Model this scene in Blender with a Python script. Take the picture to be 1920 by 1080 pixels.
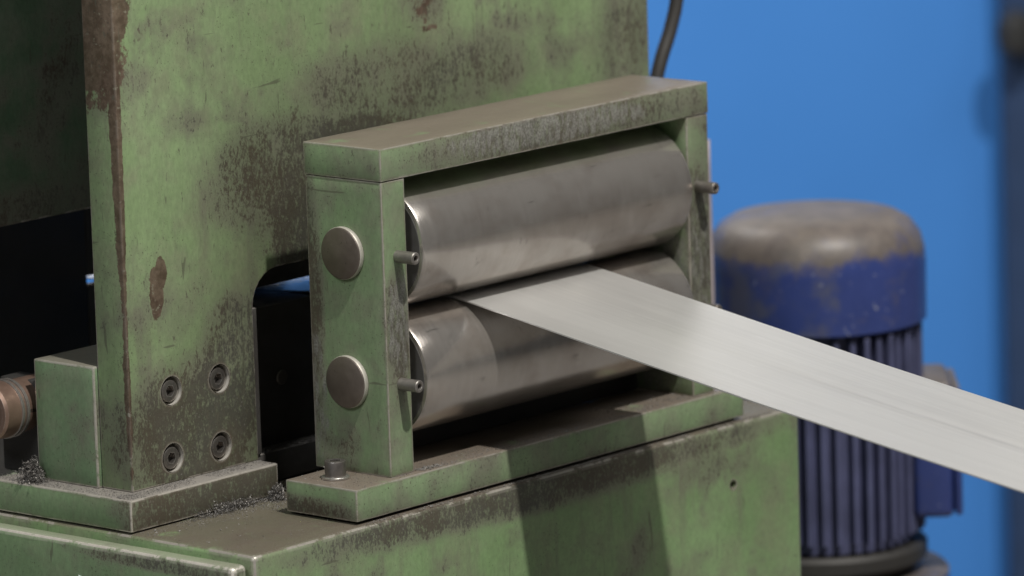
import bpy, bmesh, math, random
from mathutils import Vector, Matrix, noise as mnoise
random.seed(7)
for o in list(bpy.data.objects): bpy.data.objects.remove(o)
sc = bpy.context.scene
COL = sc.collection
MM = 0.001

# ---------------------------------------------------------------- camera
cd = bpy.data.cameras.new("camera"); cam = bpy.data.objects.new("camera", cd); COL.objects.link(cam)
RT = Vector((0.654670, -0.755274, -0.031127)); UP = Vector((0.156725, 0.095335, 0.983030)); FW = Vector((0.739490, 0.648439, -0.180783))
M = Matrix((RT, UP, -FW)).transposed().to_4x4(); M.translation = Vector((-3.56138, -3.26481, 1.04708))
cam.matrix_world = M
cd.sensor_width = 36; cd.sensor_fit = 'HORIZONTAL'; cd.lens = 11010.9 * 36 / 1920
cd.clip_start = 0.1; cd.clip_end = 60
cd.dof.use_dof = True; cd.dof.focus_distance = 4.93; cd.dof.aperture_fstop = 5.0; cd.dof.aperture_blades = 0
sc.camera = cam

# ---------------------------------------------------------------- light
w = bpy.data.worlds.new("World"); sc.world = w; w.use_nodes = True
bg = w.node_tree.nodes['Background']; bg.inputs[0].default_value = (0.93, 0.97, 1.0, 1); bg.inputs[1].default_value = 0.06

def area(name, loc, target, size, power, col):
    ld = bpy.data.lights.new(name, 'AREA'); ld.shape = 'DISK'; ld.size = size; ld.energy = power; ld.color = col
    o = bpy.data.objects.new(name, ld); COL.objects.link(o); o.location = loc
    o.rotation_euler = (Vector(target) - Vector(loc)).to_track_quat('-Z', 'Y').to_euler()
    return o
KD = Vector((-0.31, -1.0, 1.78)).normalized()
area("hall_lamp", Vector((0.2, 0, 0.1)) + KD * 7.0, (0.2, 0, 0.1), 0.22, 510, (1.0, 0.965, 0.90))
area("side_fill_light", (-4.6, -0.9, 3.4), (0, 0.1, 0.1), 1.6, 95, (0.95, 0.98, 1.0))  # soft fill from an unseen source, lifts the left-facing sides
area("hall_lamp_overhead", (1.2, -4.2, 5.2), (0.2, 0, 0), 3.0, 80, (1.0, 0.98, 0.94))
area("wall_fill_light", (0.95, 1.5, 1.5), (1.8, 2.5, -0.5), 0.7, 34, (1.0, 0.98, 0.95))  # fill light added to brighten the blue wall

sc.view_settings.view_transform = 'Standard'; sc.view_settings.look = 'None'
sc.view_settings.exposure = 0.0; sc.view_settings.gamma = 1.0
sc.view_settings.use_curve_mapping = False

# ---------------------------------------------------------------- shader helper
class G:
    def __init__(s, name):
        s.m = bpy.data.materials.new(name); s.m.use_nodes = True; s.t = s.m.node_tree; s.t.nodes.clear()
        s.out = s.n('ShaderNodeOutputMaterial'); s.b = s.n('ShaderNodeBsdfPrincipled'); s.l(s.b.outputs[0], s.out.inputs[0])
        g = s.n('ShaderNodeNewGeometry'); s.nor = g.outputs['Normal']; s.tn = g.outputs['True Normal']
        v = s.n('ShaderNodeVectorMath'); v.operation = 'SCALE'; s.l(g.outputs['Position'], v.inputs[0]); v.inputs[3].default_value = 1000.0
        s.P = v.outputs[0]
    def n(s, t): return s.t.nodes.new(t)
    def l(s, a, b): s.t.links.new(a, b)
    def put(s, sock, v):
        if isinstance(v, bpy.types.NodeSocket): s.l(v, sock)
        elif isinstance(v, (tuple, list)) and len(v) == 3 and len(sock.default_value) == 4: sock.default_value = (*v, 1)
        else: sock.default_value = v
    def ma(s, op, a, b=0.0, c=0.0, clamp=False):
        x = s.n('ShaderNodeMath'); x.operation = op; x.use_clamp = clamp
        for i, v in enumerate((a, b, c)): s.put(x.inputs[i], v)
        return x.outputs[0]
    def vm(s, op, a, b):
        x = s.n('ShaderNodeVectorMath'); x.operation = op; s.put(x.inputs[0], a); s.put(x.inputs[1], b)
        return x.outputs['Value'] if op in ('LENGTH', 'DOT_PRODUCT') else x.outputs[0]
    def noise(s, sc_, det=4, rough=0.55, dist=0.0, st=(1, 1, 1), off=(0, 0, 0), vec=None):
        v = s.vm('MULTIPLY_ADD', vec or s.P, st); v.node.inputs[2].default_value = off
        x = s.n('ShaderNodeTexNoise'); s.l(v, x.inputs['Vector'])
        x.inputs['Scale'].default_value = sc_; x.inputs['Detail'].default_value = det
        x.inputs['Roughness'].default_value = rough; x.inputs['Distortion'].default_value = dist
        return x.outputs['Fac']
    def step(s, v, lo, hi, a=0.0, b=1.0):
        x = s.n('ShaderNodeMapRange'); x.interpolation_type = 'SMOOTHSTEP'
        for i, q in enumerate((v, lo, hi, a, b)): s.put(x.inputs[i], q)
        return x.outputs[0]
    def mix(s, f, a, b, mode='MIX'):
        x = s.n('ShaderNodeMix'); x.data_type = 'RGBA'; x.blend_type = mode
        s.put(x.inputs[0], f); s.put(x.inputs[6], a); s.put(x.inputs[7], b); return x.outputs[2]
    def blob(s, c, r, lo=1.15, hi=0.3):
        v = s.vm('SUBTRACT', s.P, tuple(c)); v = s.vm('DIVIDE', v, tuple(r)); return s.step(s.vm('LENGTH', v, (0, 0, 0)), hi, lo, 1.0, 0.0)
    def sep(s, v):
        x = s.n('ShaderNodeSeparateXYZ'); s.l(v, x.inputs[0]); return x.outputs
    def edge(s, rad_mm):
        b = s.n('ShaderNodeBevel'); b.samples = 6; b.inputs['Radius'].default_value = rad_mm * MM
        d = s.vm('DOT_PRODUCT', b.outputs[0], s.nor); return s.ma('SUBTRACT', 1.0, d)
    def rim(s):
        a = s.sep(s.vm('ABSOLUTE', s.tn, (0, 0, 0))); return s.step(s.ma('MAXIMUM', s.ma('MAXIMUM', a[0], a[1]), a[2]), .90, .992, 1.0, 0.0)
    def bump(s, h, strength, dist_mm):
        b = s.n('ShaderNodeBump'); b.inputs['Strength'].default_value = strength; b.inputs['Distance'].default_value = dist_mm * MM
        s.l(h, b.inputs['Height']); s.l(b.outputs[0], s.b.inputs['Normal'])
    def set(s, **k):
        for n_, v in k.items(): s.put(s.b.inputs[n_.replace('_', ' ')], v)
        return s.m

def green_paint(name, base=(0.235, 0.33, 0.162), dirt=(), rust=(), chips=0.0, grime=0.5, up=(0.17, 0.145, 0.115), upamt=0.9, wear=1.0, st=(1, 1, .45), edgecol=(0.52, 0.485, 0.43), streak=0.5, off=(0, 0, 0), patch=0.5, soil=(0.048, 0.036, 0.027), scuff=()):
    g = G(name)
    big = g.noise(.007, 3, off=off); mid = g.noise(.028, 5, .6, off=off); fine = g.noise(.11, 6, .68, .3, st=st, off=off); vf = g.noise(.6, 4, .6)
    c = tuple(base)
    col = g.mix(g.step(big, .35, .65), tuple(v * .84 for v in c), tuple(v * 1.12 for v in c))
    col = g.mix(g.step(mid, .45, .7, 0, .55), col, (c[0] * 1.05, c[1] * .86, c[2] * .93))
    # thin greyish grime film
    film = g.ma('MULTIPLY', g.step(g.ma('ADD', g.ma('MULTIPLY', mid, .6), g.ma('MULTIPLY', big, .4)), .34, .68), grime)
    col = g.mix(film, col, (0.165, 0.168, 0.130))
    vs = g.noise(.05, 4, .65, .2, st=(1, 1, .12), off=(31, 7, 3)); col = g.mix(g.step(vs, .52, .75, 0, streak), col, (0.15, 0.145, 0.11))
    # dirt regions
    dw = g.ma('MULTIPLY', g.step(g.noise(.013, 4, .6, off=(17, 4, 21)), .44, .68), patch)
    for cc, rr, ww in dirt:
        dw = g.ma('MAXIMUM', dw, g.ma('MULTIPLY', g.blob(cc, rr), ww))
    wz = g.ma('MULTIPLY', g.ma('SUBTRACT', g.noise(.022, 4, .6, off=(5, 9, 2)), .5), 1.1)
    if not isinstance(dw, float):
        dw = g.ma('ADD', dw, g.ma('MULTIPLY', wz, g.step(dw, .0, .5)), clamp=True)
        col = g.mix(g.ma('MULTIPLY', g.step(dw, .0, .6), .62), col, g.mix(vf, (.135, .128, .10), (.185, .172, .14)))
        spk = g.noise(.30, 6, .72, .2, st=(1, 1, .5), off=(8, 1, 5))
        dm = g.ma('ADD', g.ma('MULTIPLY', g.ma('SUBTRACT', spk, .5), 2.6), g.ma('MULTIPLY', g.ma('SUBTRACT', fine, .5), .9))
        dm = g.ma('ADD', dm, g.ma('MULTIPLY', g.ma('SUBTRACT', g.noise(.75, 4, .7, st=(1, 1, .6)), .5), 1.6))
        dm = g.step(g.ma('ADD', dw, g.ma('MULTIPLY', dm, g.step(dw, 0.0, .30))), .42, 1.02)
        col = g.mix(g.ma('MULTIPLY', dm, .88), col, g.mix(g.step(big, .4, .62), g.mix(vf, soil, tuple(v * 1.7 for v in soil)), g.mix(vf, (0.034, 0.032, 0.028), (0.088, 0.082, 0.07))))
        tone = g.ma('ADD', g.ma('MULTIPLY', spk, .75), .62); tone = g.ma('MULTIPLY', tone, 1.0); col = g.mix(1.0, col, tone, 'MULTIPLY')
        flk = g.ma('MULTIPLY', g.step(g.noise(.55, 3, .6, st=(1, 1, .6), off=(9, 9, 30)), .66, .71), dm); col = g.mix(g.ma('MULTIPLY', flk, .8), col, (.24, .235, .21))
    chipv = g.ma('ADD', g.noise(.17, 6, .68, .3, st=st, off=off), g.ma('MULTIPLY', dw, .07)); chipv = g.ma('ADD', chipv, chips)
    chip = g.step(chipv, .665, .74)
    rv = 0.0
    if rust:
        rw = 0.0
        for cc, rr, ww in rust: rw = g.ma('MAXIMUM', rw, g.ma('MULTIPLY', g.blob(cc, rr, 1.1, .6), ww))
        rv = g.step(g.ma('ADD', rw, g.ma('MULTIPLY', g.ma('SUBTRACT', g.noise(.07, 6, .7, off=(1, 2, 3)), .5), 2.1)), .46, .62)
        rc = g.mix(g.step(g.noise(.09, 6, .7, off=(4, 4, 9)), .35, .68), (0.062, 0.036, 0.024), (0.14, 0.098, 0.072)); rc = g.mix(g.step(g.noise(.14, 4, .6, st=(1, 1, 1.6), off=(14, 4, 9)), .62, .70, 0, .7), rc, (.22, .21, .16))
        col = g.mix(g.ma('MULTIPLY', rv, .93), col, rc)
    col = g.mix(g.ma('MULTIPLY', chip, .75), col, g.mix(vf, (0.06, 0.058, 0.042), (0.12, 0.11, 0.08)))
    pep = g.noise(.5, 3, .62, off=(2, 8, 8)); pw = g.noise(.018, 3, .6, off=(40, 3, 11))
    col = g.mix(g.ma('MULTIPLY', g.step(g.ma('ADD', pep, g.ma('MULTIPLY', pw, .22)), .735, .79), .8), col, (0.055, 0.05, 0.035))
    if scuff:
        sw = 0.0
        for cc, rr, ww in scuff: sw = g.ma('MAXIMUM', sw, g.ma('MULTIPLY', g.blob(cc, rr, 1.1, .5), ww))
        sn = g.noise(.22, 6, .7, .4, st=(1, 1, .28), off=(21, 4, 2))
        col = g.mix(g.ma('MULTIPLY', g.step(g.ma('ADD', sw, g.ma('MULTIPLY', g.ma('SUBTRACT', sn, .5), 2.4)), .45, .95), .75), col, g.mix(g.step(vf, .35, .65), (.13, .128, .115), (.27, .265, .245)))
    # thin scratches
    s1 = g.noise(.16, 2, .4, .6, st=(.10, .10, 1), off=(7, 1, 0)); s2 = g.noise(.16, 2, .4, .8, st=(1, 1, .12), off=(2, 3, 9))
    scr = g.ma('MAXIMUM', g.step(s1, .735, .76), g.step(s2, .72, .745))
    col = g.mix(g.ma('MULTIPLY', scr, .6), col, (0.085, 0.085, 0.06))
    # worn edges, bare metal
    e = g.edge(5.5)
    ew = g.step(g.ma('ADD', g.ma('MULTIPLY', e, 8.0 * wear), g.ma('MULTIPLY', g.ma('SUBTRACT', g.noise(.05, 6, .7, off=(3, 3, 3)), .5), 6.0)), 1.15, 1.5)
    ew = g.ma('MULTIPLY', ew, g.step(e, .01, .06))
    en = g.noise(.045, 5, .65, off=(13, 5, 8)); rim = g.ma('MULTIPLY', g.rim(), g.step(g.ma('ADD', en, .05 * wear), .49, .57)); ew = g.ma('MAXIMUM', ew, rim)
    ewd = g.step(g.ma('ADD', g.ma('MULTIPLY', e, 6.0 * wear), g.ma('MULTIPLY', g.ma('SUBTRACT', g.noise(.05, 5, .7, off=(9, 3, 3)), .5), 1.6)), .12, .42)
    ewd = g.ma('MULTIPLY', ewd, g.step(e, .004, .04))
    col = g.mix(g.ma('MULTIPLY', ewd, .6), col, (0.12, 0.085, 0.06))
    ew = g.ma('MULTIPLY', ew, g.ma('SUBTRACT', 1.0, g.ma('MULTIPLY', rv, .85)))
    ec = g.noise(.35, 3); col = g.mix(ew, col, g.mix(ec, tuple(v * .6 for v in edgecol), edgecol))
    # settled dust on what faces up
    nz = g.sep(g.nor)[2]
    d = g.ma('MULTIPLY', g.step(nz, .5, .9), upamt); d = g.ma('MULTIPLY', d, g.step(mid, .18, .42))
    d = g.ma('MULTIPLY', d, g.ma('SUBTRACT', 1.0, g.ma('MULTIPLY', ew, .8)))
    dust = g.mix(g.noise(.02, 5, .6, st=(.35, 1, 1)), tuple(v * .68 for v in up), tuple(v * 1.3 for v in up))
    dust = g.mix(g.ma('MULTIPLY', g.step(g.noise(1.1, 3, .7), .52, .66), .35), dust, (0.30, 0.29, 0.28))
    col = g.mix(d, col, dust)
    rough = g.ma('ADD', g.ma('MULTIPLY', mid, .25), .38); rough = g.ma('ADD', rough, g.ma('MULTIPLY', chip, .15))
    rough = g.ma('SUBTRACT', rough, g.ma('MULTIPLY', ew, .14))
    rough = g.ma('SUBTRACT', rough, g.ma('MULTIPLY', d, .14))
    h = g.ma('ADD', g.ma('MULTIPLY', g.noise(.2, 5, .7), .35), g.ma('MULTIPLY', chip, -.3)); h = g.ma('ADD', h, g.ma('MULTIPLY', vf, .2)); h = g.ma('ADD', h, g.ma('MULTIPLY', dm, -.35))
    g.bump(h, .3, .8)
    return g.set(Base_Color=col, Roughness=rough, Metallic=g.ma('MULTIPLY', ew, .4), Specular_IOR_Level=.45)

def steel(name, base=(.47, .44, .41), rough=.36, metallic=.8, st=(1, 1, 1), stain=.5, scale=.25, edge=0.6, dustup=0.0, con=1.0):
    g = G(name)
    f = g.noise(scale, 5, .65, st=st); m = g.noise(.02, 4, .6); s = g.noise(.05, 5, .7, off=(4, 4, 4))
    col = g.mix(f, tuple(v * (1 - .28 * con) for v in base), tuple(v * (1 + .2 * con) for v in base))
    col = g.mix(g.ma('MULTIPLY', g.step(m, .4, .68), stain), col, (base[0] * .52, base[1] * .45, base[2] * .41))
    col = g.mix(g.ma('MULTIPLY', g.step(s, .62, .72), stain * .7), col, (.07, .058, .05))
    sx = g.noise(.12, 4, .6, .5, st=(.16, 1, 1), off=(6, 6, 1)); col = g.mix(g.step(sx, .68, .72, 0, .75 * min(1, stain * 2)), col, (.055, .05, .045))
    e = g.edge(1.6); ew = g.step(g.ma('ADD', e, g.ma('MULTIPLY', g.ma('SUBTRACT', g.noise(.2, 3), .5), .4)), .06, .28)
    col = g.mix(g.ma('MULTIPLY', ew, edge), col, (.62, .6, .57))
    met = metallic
    if dustup:
        d = g.ma('MULTIPLY', g.step(g.sep(g.nor)[2], .35, .9), dustup); d = g.ma('MULTIPLY', d, g.step(g.noise(.05, 5, .7), .3, .55))
        col = g.mix(d, col, (.27, .25, .23)); met = g.ma('MULTIPLY', g.ma('SUBTRACT', 1.0, d), metallic)
    r = g.ma('ADD', g.ma('MULTIPLY', f, .2), rough - .08)
    g.bump(g.ma('ADD', f, g.ma('MULTIPLY', s, .4)), .16, .4)
    return g.set(Base_Color=col, Roughness=r, Metallic=met)

def plain(name, c, rough=.6, metallic=0.0, var=.25, scale=.02, bump=.15):
    g = G(name); f = g.noise(scale, 5, .6); col = g.mix(f, tuple(v * (1 - var) for v in c), tuple(v * (1 + var) for v in c))
    if bump: g.bump(g.noise(.4, 4, .6), bump, .6)
    return g.set(Base_Color=col, Roughness=g.ma('ADD', g.ma('MULTIPLY', f, .15), rough - .07), Metallic=metallic)

# ---------------------------------------------------------------- mesh helpers (all lengths in mm)
def tag(o, label=None, cat=None, group=None, kind=None):
    for k, v in (('label', label), ('category', cat), ('group', group), ('kind', kind)):
        if v: o[k] = v
    return o
def thing(name, loc, label, cat, group=None):
    o = bpy.data.objects.new(name, None); COL.objects.link(o); o.location = Vector(loc) * MM; o.empty_display_size = .02
    return tag(o, label, cat, group)
def root_of(p):
    v = Vector((0, 0, 0))
    while p is not None: v += p.location; p = p.parent
    return v
def link(name, bm, mat, parent=None, smooth=False, origin=None):
    """bm is in world mm; the object's origin is its parent's, or 'origin' (mm)"""
    base = root_of(parent) if parent else Vector((0, 0, 0))
    org = Vector(origin) * MM if origin is not None else base
    for v in bm.verts: v.co = v.co * MM - org
    me = bpy.data.meshes.new(name); bm.normal_update(); bm.to_mesh(me); bm.free()
    if mat: me.materials.append(mat)
    if smooth is True: me.polygons.foreach_set('use_smooth', [True] * len(me.polygons))
    o = bpy.data.objects.new(name, me); COL.objects.link(o)
    if parent: o.parent = parent
    o.location = org - base
    if smooth == 'auto':
        me.polygons.foreach_set('use_smooth', [True] * len(me.polygons)); me.set_sharp_from_angle(angle=math.radians(35))
    return o
def bx(bm, x0, x1, y0, y1, z0, z1, bevel=0.0, seg=2):
    r = bmesh.ops.create_cube(bm, size=1)
    for v in r['verts']: v.co = Vector(((x0 + x1) / 2 + v.co.x * (x1 - x0), (y0 + y1) / 2 + v.co.y * (y1 - y0), (z0 + z1) / 2 + v.co.z * (z1 - z0)))
    if bevel:
        es = list({e for v in r['verts'] for e in v.link_edges})
        bmesh.ops.bevel(bm, geom=es, offset=bevel, segments=seg, affect='EDGES', profile=.5)
def box(name, x0, x1, y0, y1, z0, z1, mat, parent, bevel=1.2, seg=2, batter=0.0, cell=14):
    """a box; batter > 0 knocks its edges about so that they are not ruler straight"""
    bm = bmesh.new(); bx(bm, x0, x1, y0, y1, z0, z1)
    if batter:
        for ax, ln in enumerate((x1 - x0, y1 - y0, z1 - z0)):
            k = int(ln / cell)
            if k > 1:
                lo = (x0, y0, z0)[ax]
                for i in range(1, k):
                    no = Vector((0, 0, 0)); no[ax] = 1; co = Vector((0, 0, 0)); co[ax] = lo + ln * i / k
                    bmesh.ops.bisect_plane(bm, geom=bm.verts[:] + bm.edges[:] + bm.faces[:], plane_co=co, plane_no=no)
    if bevel:
        sharp = [e for e in bm.edges if len(e.link_faces) == 2 and e.calc_face_angle(0) > .5]
        bmesh.ops.bevel(bm, geom=sharp, offset=bevel, segments=seg, affect='EDGES', profile=.5)
    if batter:
        for v in bm.verts:
            q = v.co * .045; d = mnoise.noise_vector(q) * batter * .4 + mnoise.noise_vector(v.co * .16) * batter * .12
            v.co += d
    return link(name, bm, mat, parent, 'auto' if bevel else False)
def lathe_bm(prof, seg=48, axis='Z', c=(0, 0, 0), bm=None):
    """prof: (radius, height) pairs, spun about the axis through c"""
    bm = bm or bmesh.new(); rings = []
    def pt(r, h, a):
        u, v = r * math.cos(a), r * math.sin(a)
        return Vector(c) + Vector({'Z': (u, v, h), 'X': (h, u, v), 'Y': (v, h, u)}[axis])
    for r, h in prof:
        if r < 1e-6: rings.append([bm.verts.new(pt(0, h, 0))])
        else: rings.append([bm.verts.new(pt(r, h, 2 * math.pi * i / seg)) for i in range(seg)])
    for a, b in zip(rings, rings[1:]):
        for i in range(seg):
            j = (i + 1) % seg
            if len(a) == 1 and len(b) == 1: continue
            if len(a) == 1: f = (a[0], b[j], b[i])
            elif len(b) == 1: f = (a[i], a[j], b[0])
            else: f = (a[i], a[j], b[j], b[i])
            bm.faces.new(f)
    bmesh.ops.recalc_face_normals(bm, faces=bm.faces)
    return bm
def prism_bm(pts, ax0, ax1, bevel=0.0):
    """polygon in x,z extruded along y"""
    bm = bmesh.new(); a = [bm.verts.new((x, ax0, z)) for x, z in pts]; f = bm.faces.new(a)
    r = bmesh.ops.extrude_face_region(bm, geom=[f]); 
    for v in [g for g in r['geom'] if isinstance(g, bmesh.types.BMVert)]: v.co.y = ax1
    bmesh.ops.recalc_face_normals(bm, faces=bm.faces)
    if bevel:
        es = [e for e in bm.edges if len(e.link_faces) == 2 and e.calc_face_angle(0) > .9]
        bmesh.ops.bevel(bm, geom=es, offset=bevel, segments=2, affect='EDGES', profile=.5)
    return bm
def cut(o, bm):
    """boolean difference, baked into the mesh (bm in world mm)"""
    k = link('cutter', bm, None); md = o.modifiers.new('b', 'BOOLEAN'); md.operation = 'DIFFERENCE'; md.object = k; md.solver = 'EXACT'
    bpy.context.view_layer.update(); dg = bpy.context.evaluated_depsgraph_get()
    me = bpy.data.meshes.new_from_object(o.evaluated_get(dg)); o.modifiers.clear(); old = o.data; o.data = me; me.name = old.name
    bpy.data.meshes.remove(old); bpy.data.objects.remove(k)
    me.set_sharp_from_angle(angle=math.radians(30))
def tube_bm(path, rad, seg=14, bm=None):
    bm = bm or bmesh.new(); rings = []; up = Vector((.3, .1, 1)).normalized()
    for i, p in enumerate(path):
        t = (Vector(path[min(i + 1, len(path) - 1)]) - Vector(path[max(i - 1, 0)])).normalized()
        a = t.cross(Vector((.9, -.4, .1))).normalized(); b = t.cross(a)
        rings.append([bm.verts.new(Vector(p) + (a * math.cos(k * 2 * math.pi / seg) + b * math.sin(k * 2 * math.pi / seg)) * rad) for k in range(seg)])
    for a, b in zip(rings, rings[1:]):
        for i in range(seg): bm.faces.new((a[i], a[(i + 1) % seg], b[(i + 1) % seg], b[i]))
    bm.faces.new(rings[0]); bm.faces.new(rings[-1]); bmesh.ops.recalc_face_normals(bm, faces=bm.faces)
    return bm

# ---------------------------------------------------------------- materials
HT = 252.0; H = 280.0; L = 432.0; D = 86.0
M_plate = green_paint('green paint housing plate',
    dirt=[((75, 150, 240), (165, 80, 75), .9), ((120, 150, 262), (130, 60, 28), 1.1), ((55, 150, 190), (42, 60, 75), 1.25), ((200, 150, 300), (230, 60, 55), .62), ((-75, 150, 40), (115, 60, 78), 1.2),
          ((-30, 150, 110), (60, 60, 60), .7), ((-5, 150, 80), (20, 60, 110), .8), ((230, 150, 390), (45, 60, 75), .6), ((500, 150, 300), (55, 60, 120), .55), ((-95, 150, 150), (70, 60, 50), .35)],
    rust=[((-119, 150, 163), (10, 30, 26), 1.0), ((-113, 150, 178), (8, 30, 17), 1.0), ((-157, 147, 330), (6.5, 14, 240), 1.1), ((-157, 186, 420), (20, 22, 120), .9), ((-157, 168, 425), (30, 34, 125), .9), ((235, 150, 375), (25, 30, 50), .45), ((-157, 147, 90), (4, 10, 100), .8)],
    chips=.045, grime=.46, wear=.6)
M_stand = green_paint('green paint stand', scuff=[((215, -3, 268), (185, 20, 20), .8), ((20, -2, 130), (26, 12, 60), .75), ((415, -2, 120), (28, 14, 110), .55), ((403, 45, 100), (8, 60, 160), .8), ((0, 84, 60), (16, 20, 90), .7), ((200, -9, 0), (300, 10, 5), .5)], base=(0.20, 0.29, 0.152), dirt=[((230, -4, 268), (260, 18, 30), .85), ((15, -2, 120), (22, 14, 75), .95), ((418, -2, 130), (32, 16, 120), .95), ((0, 86, 140), (14, 20, 150), 1.0), ((-53, 60, -22), (30, 80, 14), 1.0)],
    chips=0.0, grime=.6, wear=1.25, up=(.17, .14, .112), upamt=1.0, off=(110, 0, 40))
M_cab = green_paint('green paint cabinet', base=(0.205, 0.32, 0.145), dirt=[((170, -14, -40), (420, 20, 26), 1.0), ((-186, 0, -60), (30, 30, 60), .4)], chips=-.03, grime=.42, wear=1.0, up=(.11, .086, .068), off=(60, 20, 0))
M_door = green_paint('green paint door', base=(0.19, 0.29, 0.15), dirt=[((-206, 60, -44), (16, 150, 9), .7)], chips=-.06, grime=.25, wear=1.9, edgecol=(.82, .77, .69), streak=.15, up=(.26, .26, .2), upamt=.6)
M_foot = green_paint('green paint foot plate', base=(0.185, 0.28, 0.145), dirt=[((-70, 124, -16), (175, 32, 90), 1.3)], chips=-.03, grime=.4, wear=1.3, edgecol=(.70, .65, .58), up=(.24, .22, .20), upamt=1.0, off=(0, 60, 9))
M_block = green_paint('green paint block', base=(0.165, 0.26, 0.14), dirt=[], chips=-.04, grime=.45, wear=1.5, edgecol=(.6, .57, .5), up=(.2, .18, .15))
M_back = green_paint('oily shaded green paint', base=(0.075, 0.13, 0.075), dirt=[((-120, 300, 215), (160, 60, 35), .9)], grime=.5, wear=.4, up=(.05, .045, .04))  # oily paint, with the recess's shade also put into the colour
M_roll = steel('ground roller steel', (.58, .54, .50), .20, .82, st=(3.2, .10, .10), stain=.42, scale=.22, edge=1.0, con=.75)
M_cap = steel('shaft cap steel', (.20, .168, .145), .42, .7, stain=.35, scale=.12, edge=1.0)
M_pin = steel('pin steel', (.30, .28, .26), .4, .75, edge=.7)
M_bolt = steel('bolt steel', (.26, .24, .225), .36, .85, edge=1.0, stain=.3)
M_dark = plain('dark oiled iron', (.042, .040, .038), .55, .2, .5)
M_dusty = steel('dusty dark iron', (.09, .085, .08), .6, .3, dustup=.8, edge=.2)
M_black = plain('black socket', (.008, .008, .008), .7)
M_bore = steel('bright counterbore', (.56, .53, .48), .5, .45, stain=.2, edge=.3)

# ---------------------------------------------------------------- the setting
def wall_bm(u0, u1, z0, z1, d0, d1):
    """box on the far wall: u along the wall, d behind its face"""
    n = Vector((.7519, .6593, 0)); t = Vector((.6593, -.7519, 0)); c = Vector((2502, 2052, 0)); bm = bmesh.new(); bx(bm, u0, u1, d0, d1, z0, z1)
    for v in bm.verts: v.co = c + t * v.co.x + n * v.co.y + Vector((0, 0, v.co.z))
    bmesh.ops.recalc_face_normals(bm, faces=bm.faces); return bm
bm = bmesh.new(); bx(bm, -6000, 7000, -7000, 7000, -1160, -1100)
tag(link('floor', bm, plain('concrete floor', (.22, .21, .20), .7, scale=.004), None), kind='structure')
tag(link('wall', wall_bm(-3200, 3200, -1100, 900, 0, 80), plain('blue wall paint', (.040, .195, .55), .55, var=.06, scale=.003, bump=.05), None), kind='structure')
tag(link('upper_wall', wall_bm(-3200, 3200, 900, 3200, 4, 80), plain('white wall paint', (.72, .71, .69), .6, var=.04, scale=.002, bump=.05), None), kind='structure')
tag(link('pillar', wall_bm(685, 1000, -1100, 2800, -70, -6), plain('dark navy paint', (.012, .035, .095), .6), None), kind='structure')

# ---------------------------------------------------------------- cabinet under the machine
cab = thing('machine_cabinet', (170, 200, -1100), 'green painted steel machine cabinet carrying the housing and roller stand', 'cabinet')
body = box('cabinet_body', -184, 536, -14, 420, -1100, -30, M_cab, cab, 4.5, 3, .35, 26)
bm = lathe_bm([(0, -20), (4.6, -20), (4.6, 12), (0, 12)], 16, 'Y', (438.6, -14, -85.6)); cut(body, bm)
bm = lathe_bm([(0, 5), (4.5, 5), (4.5, 6), (0, 6)], 16, 'Y', (438.6, -14, -85.6)); link('hole_plug', bm, M_black, cab)
door = box('access_door', -206, -188, -10, 400, -620, -36, M_door, cab, 5.0, 3, .35, 22)
box('hinge_strip', -188, -184, 0, 392, -610, -44, M_dark, cab, .5)
pts = []
for (cx, cz, a0) in ((0, 0, 0),): pass
bm = bmesh.new(); ring = []
for cy, cz, a0 in ((116, -73, 180), (116, -104, 270), (169, -104, 0), (169, -73, 90)):
    for k in range(5):
        a = math.radians(a0 + k * 22.5); ring.append((cy + 8 * math.cos(a), cz + 8 * math.sin(a)))
bm = bmesh.new(); f = bm.faces.new([bm.verts.new((-206.6, y, z)) for y, z in ring]); r = bmesh.ops.extrude_face_region(bm, geom=[f])
for v in [q for q in r['geom'] if isinstance(q, bmesh.types.BMVert)]: v.co.x = -205.6
bmesh.ops.recalc_face_normals(bm, faces=bm.faces)
st = link('sticker', bm, plain('white sticker', (.72, .76, .80), .4, var=.03), door); st['label'] = 'white rounded sticker on the green door'

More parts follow.
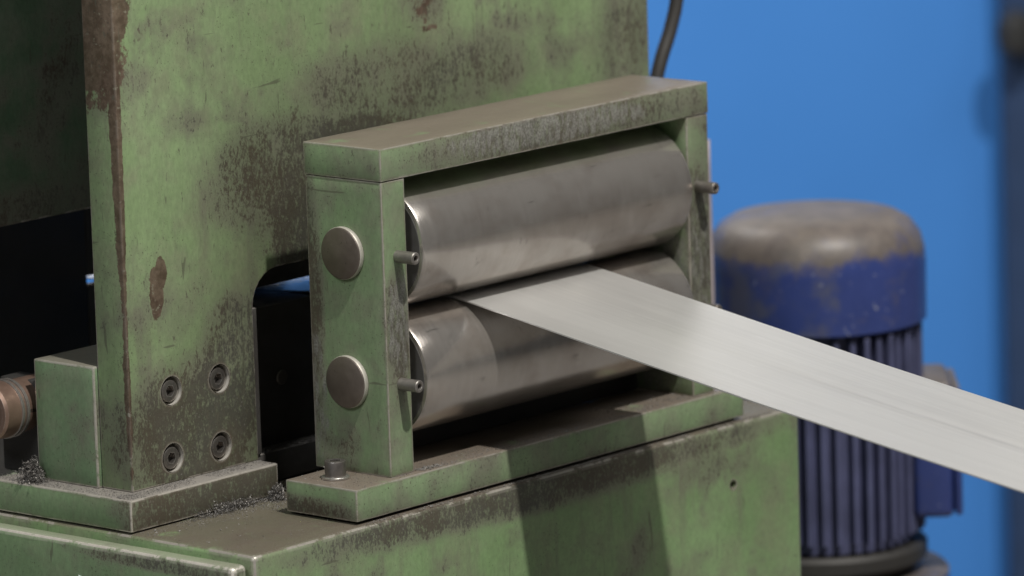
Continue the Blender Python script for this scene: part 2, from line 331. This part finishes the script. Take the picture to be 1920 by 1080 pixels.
# ---------------------------------------------------------------- housing
hs = thing('machine_housing', (170, 280, -28.6), 'tall worn green press housing plate with four socket bolts and arched opening', 'machine housing')
arc = [(-3, -1.6), (-3, 130)] + [(-3 + 32 - 32 * math.cos(a), 130 + 32 * math.sin(a)) for a in [math.radians(d) for d in (15, 30, 45, 60, 75, 90)]]
arcr = [(478 - (x + 3), z) for x, z in arc][::-1]
outline = [(-157, -1.6)] + arc + arcr + [(534, -1.6), (534, 640), (-157, 640)]
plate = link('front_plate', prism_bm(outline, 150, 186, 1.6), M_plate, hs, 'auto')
BOLTS = [(-106.3, 77.0), (-47.8, 77.6), (-107.6, 19.6), (-48.6, 18.6)]
bm = bmesh.new()
for x, z in BOLTS: lathe_bm([(0, -10), (12.6, -10), (12.6, 9), (0, 9)], 40, 'Y', (x, 150, z), bm)
cut(plate, bm)
def hex_bolt(c, axis, sgn, R, hgt, mat, name, parent, seg=40, hexr=5.2):
    """socket cap screw: head with a real hexagonal well; c is the seat of the head, sgn the way it points"""
    bm = bmesh.new(); prof = [(R, 0), (R, hgt - 1.2), (R - .35, hgt - .35), (R - 1.2, hgt)]
    seg = 36; rings = []
    def pt(u, v, h): return Vector(c) + (Vector((v, sgn * h, u)) if axis == 'Y' else Vector((u, v, sgn * h)))
    for r, h in prof: rings.append([bm.verts.new(pt(r * math.cos(2 * math.pi * i / seg), r * math.sin(2 * math.pi * i / seg), h)) for i in range(seg)])
    def hx(i):
        a = 2 * math.pi * i / seg; k = (a + .3) % (math.pi / 3) - math.pi / 6
        rr = hexr * math.cos(math.pi / 6) / math.cos(k); return rr * math.cos(a), rr * math.sin(a)
    for h in (hgt, hgt - min(6, hgt - 1)): rings.append([bm.verts.new(pt(*hx(i), h)) for i in range(seg)])
    for a, b in zip(rings, rings[1:]):
        for i in range(seg): bm.faces.new((a[i], a[(i + 1) % seg], b[(i + 1) % seg], b[i]))
    bm.faces.new(rings[-1]); bm.faces.new(rings[0]); bmesh.ops.recalc_face_normals(bm, faces=bm.faces)
    return link(name, bm, mat, parent, 'auto')
for x, z in BOLTS:
    b = hex_bolt((x + .3, 158.9, z - .4), 'Y', -1, 9.6, 7.2, M_bolt, 'socket_bolt', hs)
    link('counterbore', lathe_bm([(12.55, -.1), (12.55, 8.6), (12.1, 8.6), (12.1, .3)], 40, 'Y', (x, 150, z)), M_bore, b, 'auto')
box('foot_plate', -182, -3, 128, 420, -28.6, -1.6, M_foot, hs, 1.3, 2, .45, 13)
box('side_block', -161, -30, 186.5, 258, -1.5, 102.5, M_block, hs, 1.5, 2, .4, 14)
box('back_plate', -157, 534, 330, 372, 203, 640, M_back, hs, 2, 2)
box('dark_backing', -320, 106, 460, 468, -28, 640, M_dark, hs, 1)  # added dark sheets that keep the recess black and stop light from behind
box('dark_backing', 106.5, 534, 460, 468, -28, 104, M_dark, hs, 1)
box('dark_backing', 106.5, 360, 460, 468, 112, 640, M_dark, hs, 1)
box('back_leg', 470, 534, 330, 372, -30, 202.5, M_dark, hs, 2)
box('shade_cover', -170, 548, 140, 384, 640.5, 690, M_back, hs, 3)  # unseen cover added to shade the housing interior
box('liner_plate', -2.6, 16, 164, 185, -1.5, 127, M_dusty, hs, 1.2, 2, .4)
box('lower_die', 110, 470, 196, 320, -2, 108, M_dark, hs, 1.0)
gb = box('guide_block', 16.4, 108, 184, 320, -2, 121, M_dusty, hs, 1.0)
link('guide_stud', lathe_bm([(0, -1.5), (6.0, -1.5), (6.6, -.9), (6.6, 0)], 24, 'Y', (64.5, 184, 56)), M_pin, gb, 'auto')
box('guide_base', -2.6, 470, 166, 328, -28.4, -2.2, M_dusty, hs, 1.0)
box('upper_guide', 40, 470, 190, 300, 137, 240, M_dark, hs, 2)

# shaft beside the block
sh = thing('drive_shaft', (-160, 286, -1.5), 'short brown steel drive shaft end with collar beside the green block', 'shaft')
M_shaft = steel('brown shaft steel', (.34, .23, .18), .38, .7, stain=.5, scale=.1, edge=.8)
link('shaft_body', lathe_bm([(0, -190), (18, -190), (19, -191.5), (22.5, -191.5), (24.5, -189), (24.5, -168), (23, -167), (23, -120), (0, -120)], 48, 'X', (0, 286, 58)), M_shaft, sh, 'auto')
for k, xx in enumerate((-172, -166)):
    link('collar_ring', lathe_bm([(24, xx - 1.6), (25.6, xx - 1.2), (25.6, xx + 1.2), (24, xx + 1.6)], 40, 'X', (0, 286, 58)), M_pin, sh, 'auto')
box('shaft_bearing', -150, -125, 262, 312, -1.4, 80, M_dark, sh, 2)

# ---------------------------------------------------------------- roller stand
rs = thing('roller_stand', (216, 40, -28.6), 'green steel roller stand framing two grey rollers with strip between', 'roller stand')
box('base_plate', -53, 463, -8.5, 72, -27.2, 0, M_stand, rs, 1.0, 2, .45, 13)
box('shim', -45, 455, -3, 66, -30, -27.3, M_dark, rs, .2)
box('roller_backing', 29.4, L - 29.4, 65, 71, .2, 92, M_dark, rs, .6)  # added dark sheet so the gap behind the lower roller stays black
for x0, x1 in ((0, 29.3), (L - 29.3, L)):
    box('end_plate', x0, x1, 0, D, .1, HT - .4, M_stand, rs, .8, 2, .4, 11)
box('top_plate', -.6, L + .6, -.8, D + .8, HT + .1, H, M_stand, rs, 1.0, 2, .55, 12)
def roller(z):
    R = 54.6
    prof = [(20, 38.6), (R - 3.5, 38.6), (R - 1, 39.4), (R, 41.5)] + [(R, 41.5 + k * 34.9) for k in range(1, 10)] + [(R, 393.5), (R - .6, 396), (R - 2.5, 397.2), (20, 397.2)]
    r = link('roller', lathe_bm(prof, 128, 'X', (0, 44, z)), M_roll, rs, 'auto')
    link('end_face', lathe_bm([(19, 38.2), (R - 4.2, 38.2), (R - 3.8, 38.5)], 96, 'X', (0, 44, z)), M_dusty, r)  # dark disc on the roller end: dirt plus shade put into the colour
    link('journal', lathe_bm([(20.2, 29.2), (20.2, 38.8)], 32, 'X', (0, 44, z)), M_dark, r, True)
    link('shaft_cap', lathe_bm([(22.3, -.4), (22.3, -4.2), (21.9, -5.0), (20.9, -5.6), (0, -5.6)], 64, 'X', (0, 44, z)), M_cap, r, 'auto')
    link('cap_rim', lathe_bm([(22.3, -.3), (22.5, -.6), (22.5, -3.9), (22.1, -4.7)], 64, 'X', (0, 44, z)), M_bore, r, 'auto')
    link('journal', lathe_bm([(20.2, 397), (20.2, 402.8)], 32, 'X', (0, 44, z)), M_dark, r, True)
    return r
roller(188.6); roller(78.3)
for x, z in ((17.5, 186.8), (16.8, 77.9), (416, 188), (416, 77.9)):
    p = link('grease_pin', lathe_bm([(2.6, 6 - 20), (2.6, -20.6), (2.8, -21), (4.6, -21), (5.3, -20.4), (5.3, 4)], 24, 'Y', (x, 0, z)), M_pin, rs, 'auto')
    link('pin_bore', lathe_bm([(0, -15), (2.7, -15)], 16, 'Y', (x, 0, z)), M_black, p)
wb = hex_bolt((-26.5, 39, 2.2), 'Z', 1, 9.0, 13.5, M_bolt, 'clamp_bolt', rs)
link('washer', lathe_bm([(5, 0), (11.6, 0), (12, .4), (12, 1.8), (11.6, 2.2), (5, 2.2)], 40, 'Z', (-26.5, 39, .1)), steel('bright washer', (.62, .6, .57), .3, .9, edge=.6, stain=.2), wb, 'auto')

# ---------------------------------------------------------------- the strip
g = G('brushed strip steel')
br = g.noise(.22, 4, .7, st=(1, .010, .02)); fi = g.noise(.8, 2, .6, st=(1, .03, .05)); pt_ = g.noise(.30, 4, .65, st=(1, .10, .1), off=(3, 1, 1))
c_ = g.mix(g.step(br, .3, .7), (.63, .622, .605), (.70, .692, .675)); c_ = g.mix(g.step(fi, .3, .7, 0, .4), c_, (.68, .672, .655)); c_ = g.mix(g.step(pt_, .62, .70, 0, .45), c_, (.78, .775, .765)); c_ = g.mix(g.step(g.noise(.012, 4, .6, st=(1, .35, .3)), .5, .7, 0, .22), c_, (.53, .522, .51))
g.bump(g.ma('ADD', g.ma('MULTIPLY', br, .5), fi), .06, .25)
M_strip = g.set(Base_Color=c_, Roughness=g.ma('ADD', g.ma('MULTIPLY', br, .16), .24), Metallic=.55, Anisotropic=.4)
prof = [(900, 96), (620, 101), (380, 110), (250, 117), (160, 124), (110, 129), (70, 132.2), (44, 133.4), (30, 132.2), (10, 129.4), (-30, 122.8), (-90, 112.4), (-180, 97), (-300, 76.5), (-440, 54), (-620, 26), (-900, -12), (-1300, -60), (-1700, -100)]
bm = bmesh.new(); rows = []
NX = 6
for i, (y, z) in enumerate(prof):
    top = [bm.verts.new((120 + 179 * k / NX, y, z + .6)) for k in range(NX + 1)]
    bot = [bm.verts.new((299 - 179 * k / NX, y, z - .6)) for k in range(NX + 1)]
    rows.append(top + bot)
for a, b in zip(rows, rows[1:]):
    n_ = len(a)
    for k in range(n_): bm.faces.new((a[k], a[(k + 1) % n_], b[(k + 1) % n_], b[k]))
bm.faces.new(rows[0]); bm.faces.new(rows[-1]); bmesh.ops.recalc_face_normals(bm, faces=bm.faces)
tag(link('metal_strip', bm, M_strip, None, 'auto'), 'long flat bright steel strip coming out between the two rollers', 'metal strip')

# ---------------------------------------------------------------- motor
g = G('dusty blue motor paint')
nz = g.sep(g.nor)[2]; pz = g.sep(g.P)[2]; m_ = g.noise(.03, 5, .65); f_ = g.noise(.12, 5, .65)
col = g.mix(m_, (.022, .038, .145), (.045, .068, .24)); col = g.mix(g.step(f_, .64, .7, 0, .7), col, (.35, .36, .40))
col = g.mix(g.step(g.noise(.018, 4, .6, off=(6, 2, 1)), .50, .66, 0, .65), col, (.095, .10, .135))
dm = g.step(g.ma('ADD', g.step(nz, .0, .35), g.ma('MULTIPLY', g.ma('SUBTRACT', g.noise(.02, 5, .7, off=(3, 1, 0)), .5), 3.0)), .15, 1.0)
col = g.mix(g.ma('MULTIPLY', dm, .93), col, g.mix(g.step(g.noise(.05, 5, .7), .3, .7), (.105, .088, .072), (.165, .138, .112)))
g.bump(f_, .1, .8)
M_motor = g.set(Base_Color=col, Roughness=g.step(dm, 0, 1, .32, .46))
M_fin = plain('blue grey fin paint', (.075, .082, .165), .6, var=.6, scale=.025)
MX, MY = 888, 240
mt = thing('electric_motor', (MX, MY, -1100), 'dusty blue upright electric motor with ribbed body behind the strip', 'motor')
link('fan_cowl', lathe_bm([(101, -46), (104.5, -47), (107, -46), (107.5, 8), (106.5, 22), (102.5, 37), (94, 49), (81, 56.5), (60, 60), (30, 62), (0, 62.5)], 72, 'Z', (MX, MY, 15)), M_motor, mt, 'auto')
link('motor_body', lathe_bm([(0, -30), (90, -30), (90, -250), (0, -250)], 64, 'Z', (MX, MY, 0)), M_fin, mt, 'auto')
NF = 44; fin0 = None
for k in range(NF):
    if fin0 is None:
        bm = bmesh.new(); bx(bm, MX + 86, MX + 103, MY - 2.8, MY + 2.8, -240, -36, .8, 1); fin0 = link('cooling_fin', bm, M_fin, mt, origin=(MX, MY, -1100)); o = fin0
    else:
        o = fin0.copy(); COL.objects.link(o); o.parent = mt
    o.rotation_euler.z = 2 * math.pi * (k + random.uniform(-.13, .13)) / NF; o.scale = (random.uniform(.97, 1.02), random.uniform(.97, 1.02), 1)
link('end_shield', lathe_bm([(0, -252), (100, -252), (104, -256), (104, -268), (88, -280), (0, -280)], 64, 'Z', (MX, MY, 0)), M_dark, mt, 'auto')
link('flange', lathe_bm([(0, -282), (122, -282), (125, -285), (125, -300), (0, -300)], 64, 'Z', (MX, MY, 0)), M_motor, mt, 'auto')
link('gearbox', lathe_bm([(0, -302), (98, -302), (98, -500), (130, -520), (130, -1100), (0, -1100)], 48, 'Z', (MX, MY, 0)), M_dark, mt, 'auto')
tb = bmesh.new(); bx(tb, 88, 128, -50, 50, -226, -90, 7, 3); a = math.atan2(-.7553, .6547)
for v in tb.verts: v.co = Matrix.Rotation(a, 3, 'Z') @ v.co + Vector((MX, MY, 0))
tbo = link('terminal_box', tb, M_motor, mt, 'auto')
tb = bmesh.new(); bx(tb, 128.5, 136, -53, 53, -223, -96, 3, 2)
for v in tb.verts: v.co = Matrix.Rotation(a, 3, 'Z') @ v.co + Vector((MX, MY, 0))
link('box_cover', tb, M_motor, tbo, 'auto')

# hose, pipe, far knob
ps = [(585, 205, 190), (594, 202, 220), (603, 200, 245), (612, 200, 265), (625, 200, 288), (636, 200, 316), (645, 202, 360), (648, 206, 420), (646, 210, 520), (630, 212, 660), (580, 214, 700), (530, 220, 705)]
def smooth_path(p, n=6):
    out = []
    for i in range(len(p) - 1):
        a, b, c, d = (Vector(p[max(i - 1, 0)]), Vector(p[i]), Vector(p[i + 1]), Vector(p[min(i + 2, len(p) - 1)]))
        for k in range(n):
            t = k / n; out.append(.5 * (2 * b + (c - a) * t + (2 * a - 5 * b + 4 * c - d) * t * t + (3 * b - a - 3 * c + d) * t ** 3))
    return out + [Vector(p[-1])]
ps = [(585, 205, -28)] + [(585, 205, 60)] + ps
tag(link('rubber_hose', tube_bm(smooth_path(ps), 6.6), plain('black rubber', (.035, .032, .030), .55), None, True), 'dark rubber hose hanging past the end of the housing plate', 'hose')
tag(link('conduit_pipe', tube_bm([(674.5, 200, -1100), (674.5, 200, 60), (673.5, 200, 150), (673.5, 200, 178)], 4, 12), plain('pale conduit', (.36, .31, .32), .5), None, True), 'thin pale pipe standing behind the right end plate', 'pipe')
kb = bmesh.new(); kc = Vector((2502, 2052, 0)) + Vector((.6593, -.7519, 0)) * 700 + Vector((.7519, .6593, 0)) * -110
lathe_bm([(0, -34), (14, -32), (25, -22), (29, 0), (26, 20), (14, 32), (0, 34)], 32, 'Z', (kc.x, kc.y, -85), kb)
n_ = Vector((.7519, .6593, 0)); lathe_bm([(0, 0), (9, 0), (9, 42), (0, 42)], 16, 'Z', (0, 0, 0), kb)
vs = list(kb.verts)[-34:]
for v in vs:
    h = v.co.z; u = Vector((.6593, -.7519, 0)) * v.co.x + Vector((0, 0, v.co.y)); v.co = kc + Vector((0, 0, -85)) + u + n_ * h
tag(link('knob', kb, plain('black plastic', (.02, .02, .02), .5), None, 'auto'), 'round black knob on the dark navy pillar', 'knob')

# ---------------------------------------------------------------- swarf and dust
M_swarf = steel('swarf steel', (.20, .19, .18), .5, .6, edge=0, stain=.3)
M_dust = plain('metal dust', (.19, .178, .165), .8, .1, .4, .3)
def swarf(name, c, ext, n, label, size=3.2):
    bm = bmesh.new()
    for _ in range(n):
        px, py = random.gauss(0, .45), random.gauss(0, .45); hh = max(0, 1 - px * px - py * py)
        p = Vector(c) + Vector((px * ext[0], py * ext[1], random.random() * hh * ext[2] + .6))
        R = Matrix.Rotation(random.random() * 6.28, 3, 'Z') @ Matrix.Rotation(random.random() * 3.14, 3, 'X')
        r = size * random.uniform(.3, .9); pit = random.uniform(-.8, .8); wd = random.uniform(.25, .7); turns = random.uniform(.6, 2.2); k = 9; prev = None
        for i in range(k):
            a = turns * 6.28 * i / (k - 1); q = Vector((r * math.cos(a), r * math.sin(a), pit * a))
            A = p + R @ q; B = p + R @ (q + Vector((wd * .4 * math.cos(a), wd * .4 * math.sin(a), wd)))
            for z in (A, B): z.z = max(z.z, c[2] + .1)
            va, vb = bm.verts.new(A), bm.verts.new(B)
            if prev: bm.faces.new((prev[0], va, vb, prev[1]))
            prev = (va, vb)
    return tag(link(name, bm, M_swarf, None), label, 'swarf', kind='stuff')
swarf('metal_swarf', (-172, 255, -1.6), (10, 16, 18), 420, 'tangled grey swarf clump on the foot plate by the shaft', 1.9)
swarf('metal_swarf', (-70, 122, -30), (48, 7, 8), 420, 'dark curly swarf heaped along the foot of the housing', 1.4)
swarf('metal_swarf', (-16, 118, -30), (9, 8, 13), 240, 'shiny swarf curl between the foot plate and the roller stand', 2.0)
def grains(name, zones, label):
    bm = bmesh.new()
    for (x0, x1, y0, y1, z, n, s, bias) in zones:
        for _ in range(n):
            t = random.random(); u = random.random()
            x = x0 + (x1 - x0) * t; y = y0 + (y1 - y0) * (u ** bias)
            if mnoise.noise(Vector((x * .05, y * .05, z))) + random.random() * .7 < .15: continue
            r = s * random.uniform(.3, 1.0) * (1.6 if random.random() < .06 else 1)
            c = Vector((x, y, z + r * .3)); q = [bm.verts.new(c + Vector((random.uniform(-1, 1), random.uniform(-1, 1), random.uniform(-.4, .8))).normalized() * r) for _ in range(4)]
            for f in ((0, 1, 2), (0, 3, 1), (1, 3, 2), (0, 2, 3)): bm.faces.new([q[i] for i in f])
    bmesh.ops.recalc_face_normals(bm, faces=bm.faces)
    return tag(link(name, bm, M_dust, None), label, 'dust', kind='stuff')
grains('metal_dust', [(-180, -160, 130, 330, -1.4, 2200, .75, 1.0), (-180, -6, 130, 149, -1.4, 2600, .75, .6), (16, 120, 167, 183, -2.0, 900, .9, .6), (-180, -60, 60, 127, -29.7, 700, .6, .3), (-130, -50, 90, 127, -29.8, 900, .7, .35), (-50, -5, 80, 130, -29.8, 600, .8, 1)], 'grey metal dust lying on the ledges of the housing foot')
grains('metal_dust', [(-52, 0, -7, 70, .2, 700, .6, 1), (0, 430, -7, 0, .2, 2200, .7, .8), (30, 402, 0, 20, .2, 1800, .7, 1.5), (31, 60, -6, 4, .2, 300, 1.3, .6), (300, 402, 0, 40, .2, 900, .9, 1), (-4, 6, 60, 74, .2, 160, 2.0, 1)], 'pale metal dust lying on the base plate of the roller stand')
grains('metal_dust', [(-50, 500, -13.5, -9, -29.8, 2600, .8, 1.0), (-183, -40, -10, 125, -29.8, 500, .55, 1), (-183, -60, 40, 125, -29.8, 60, 1.3, 1), (-52, 0, 72, 128, -29.8, 300, .9, 1)], 'grey metal dust along the front edge of the cabinet top')
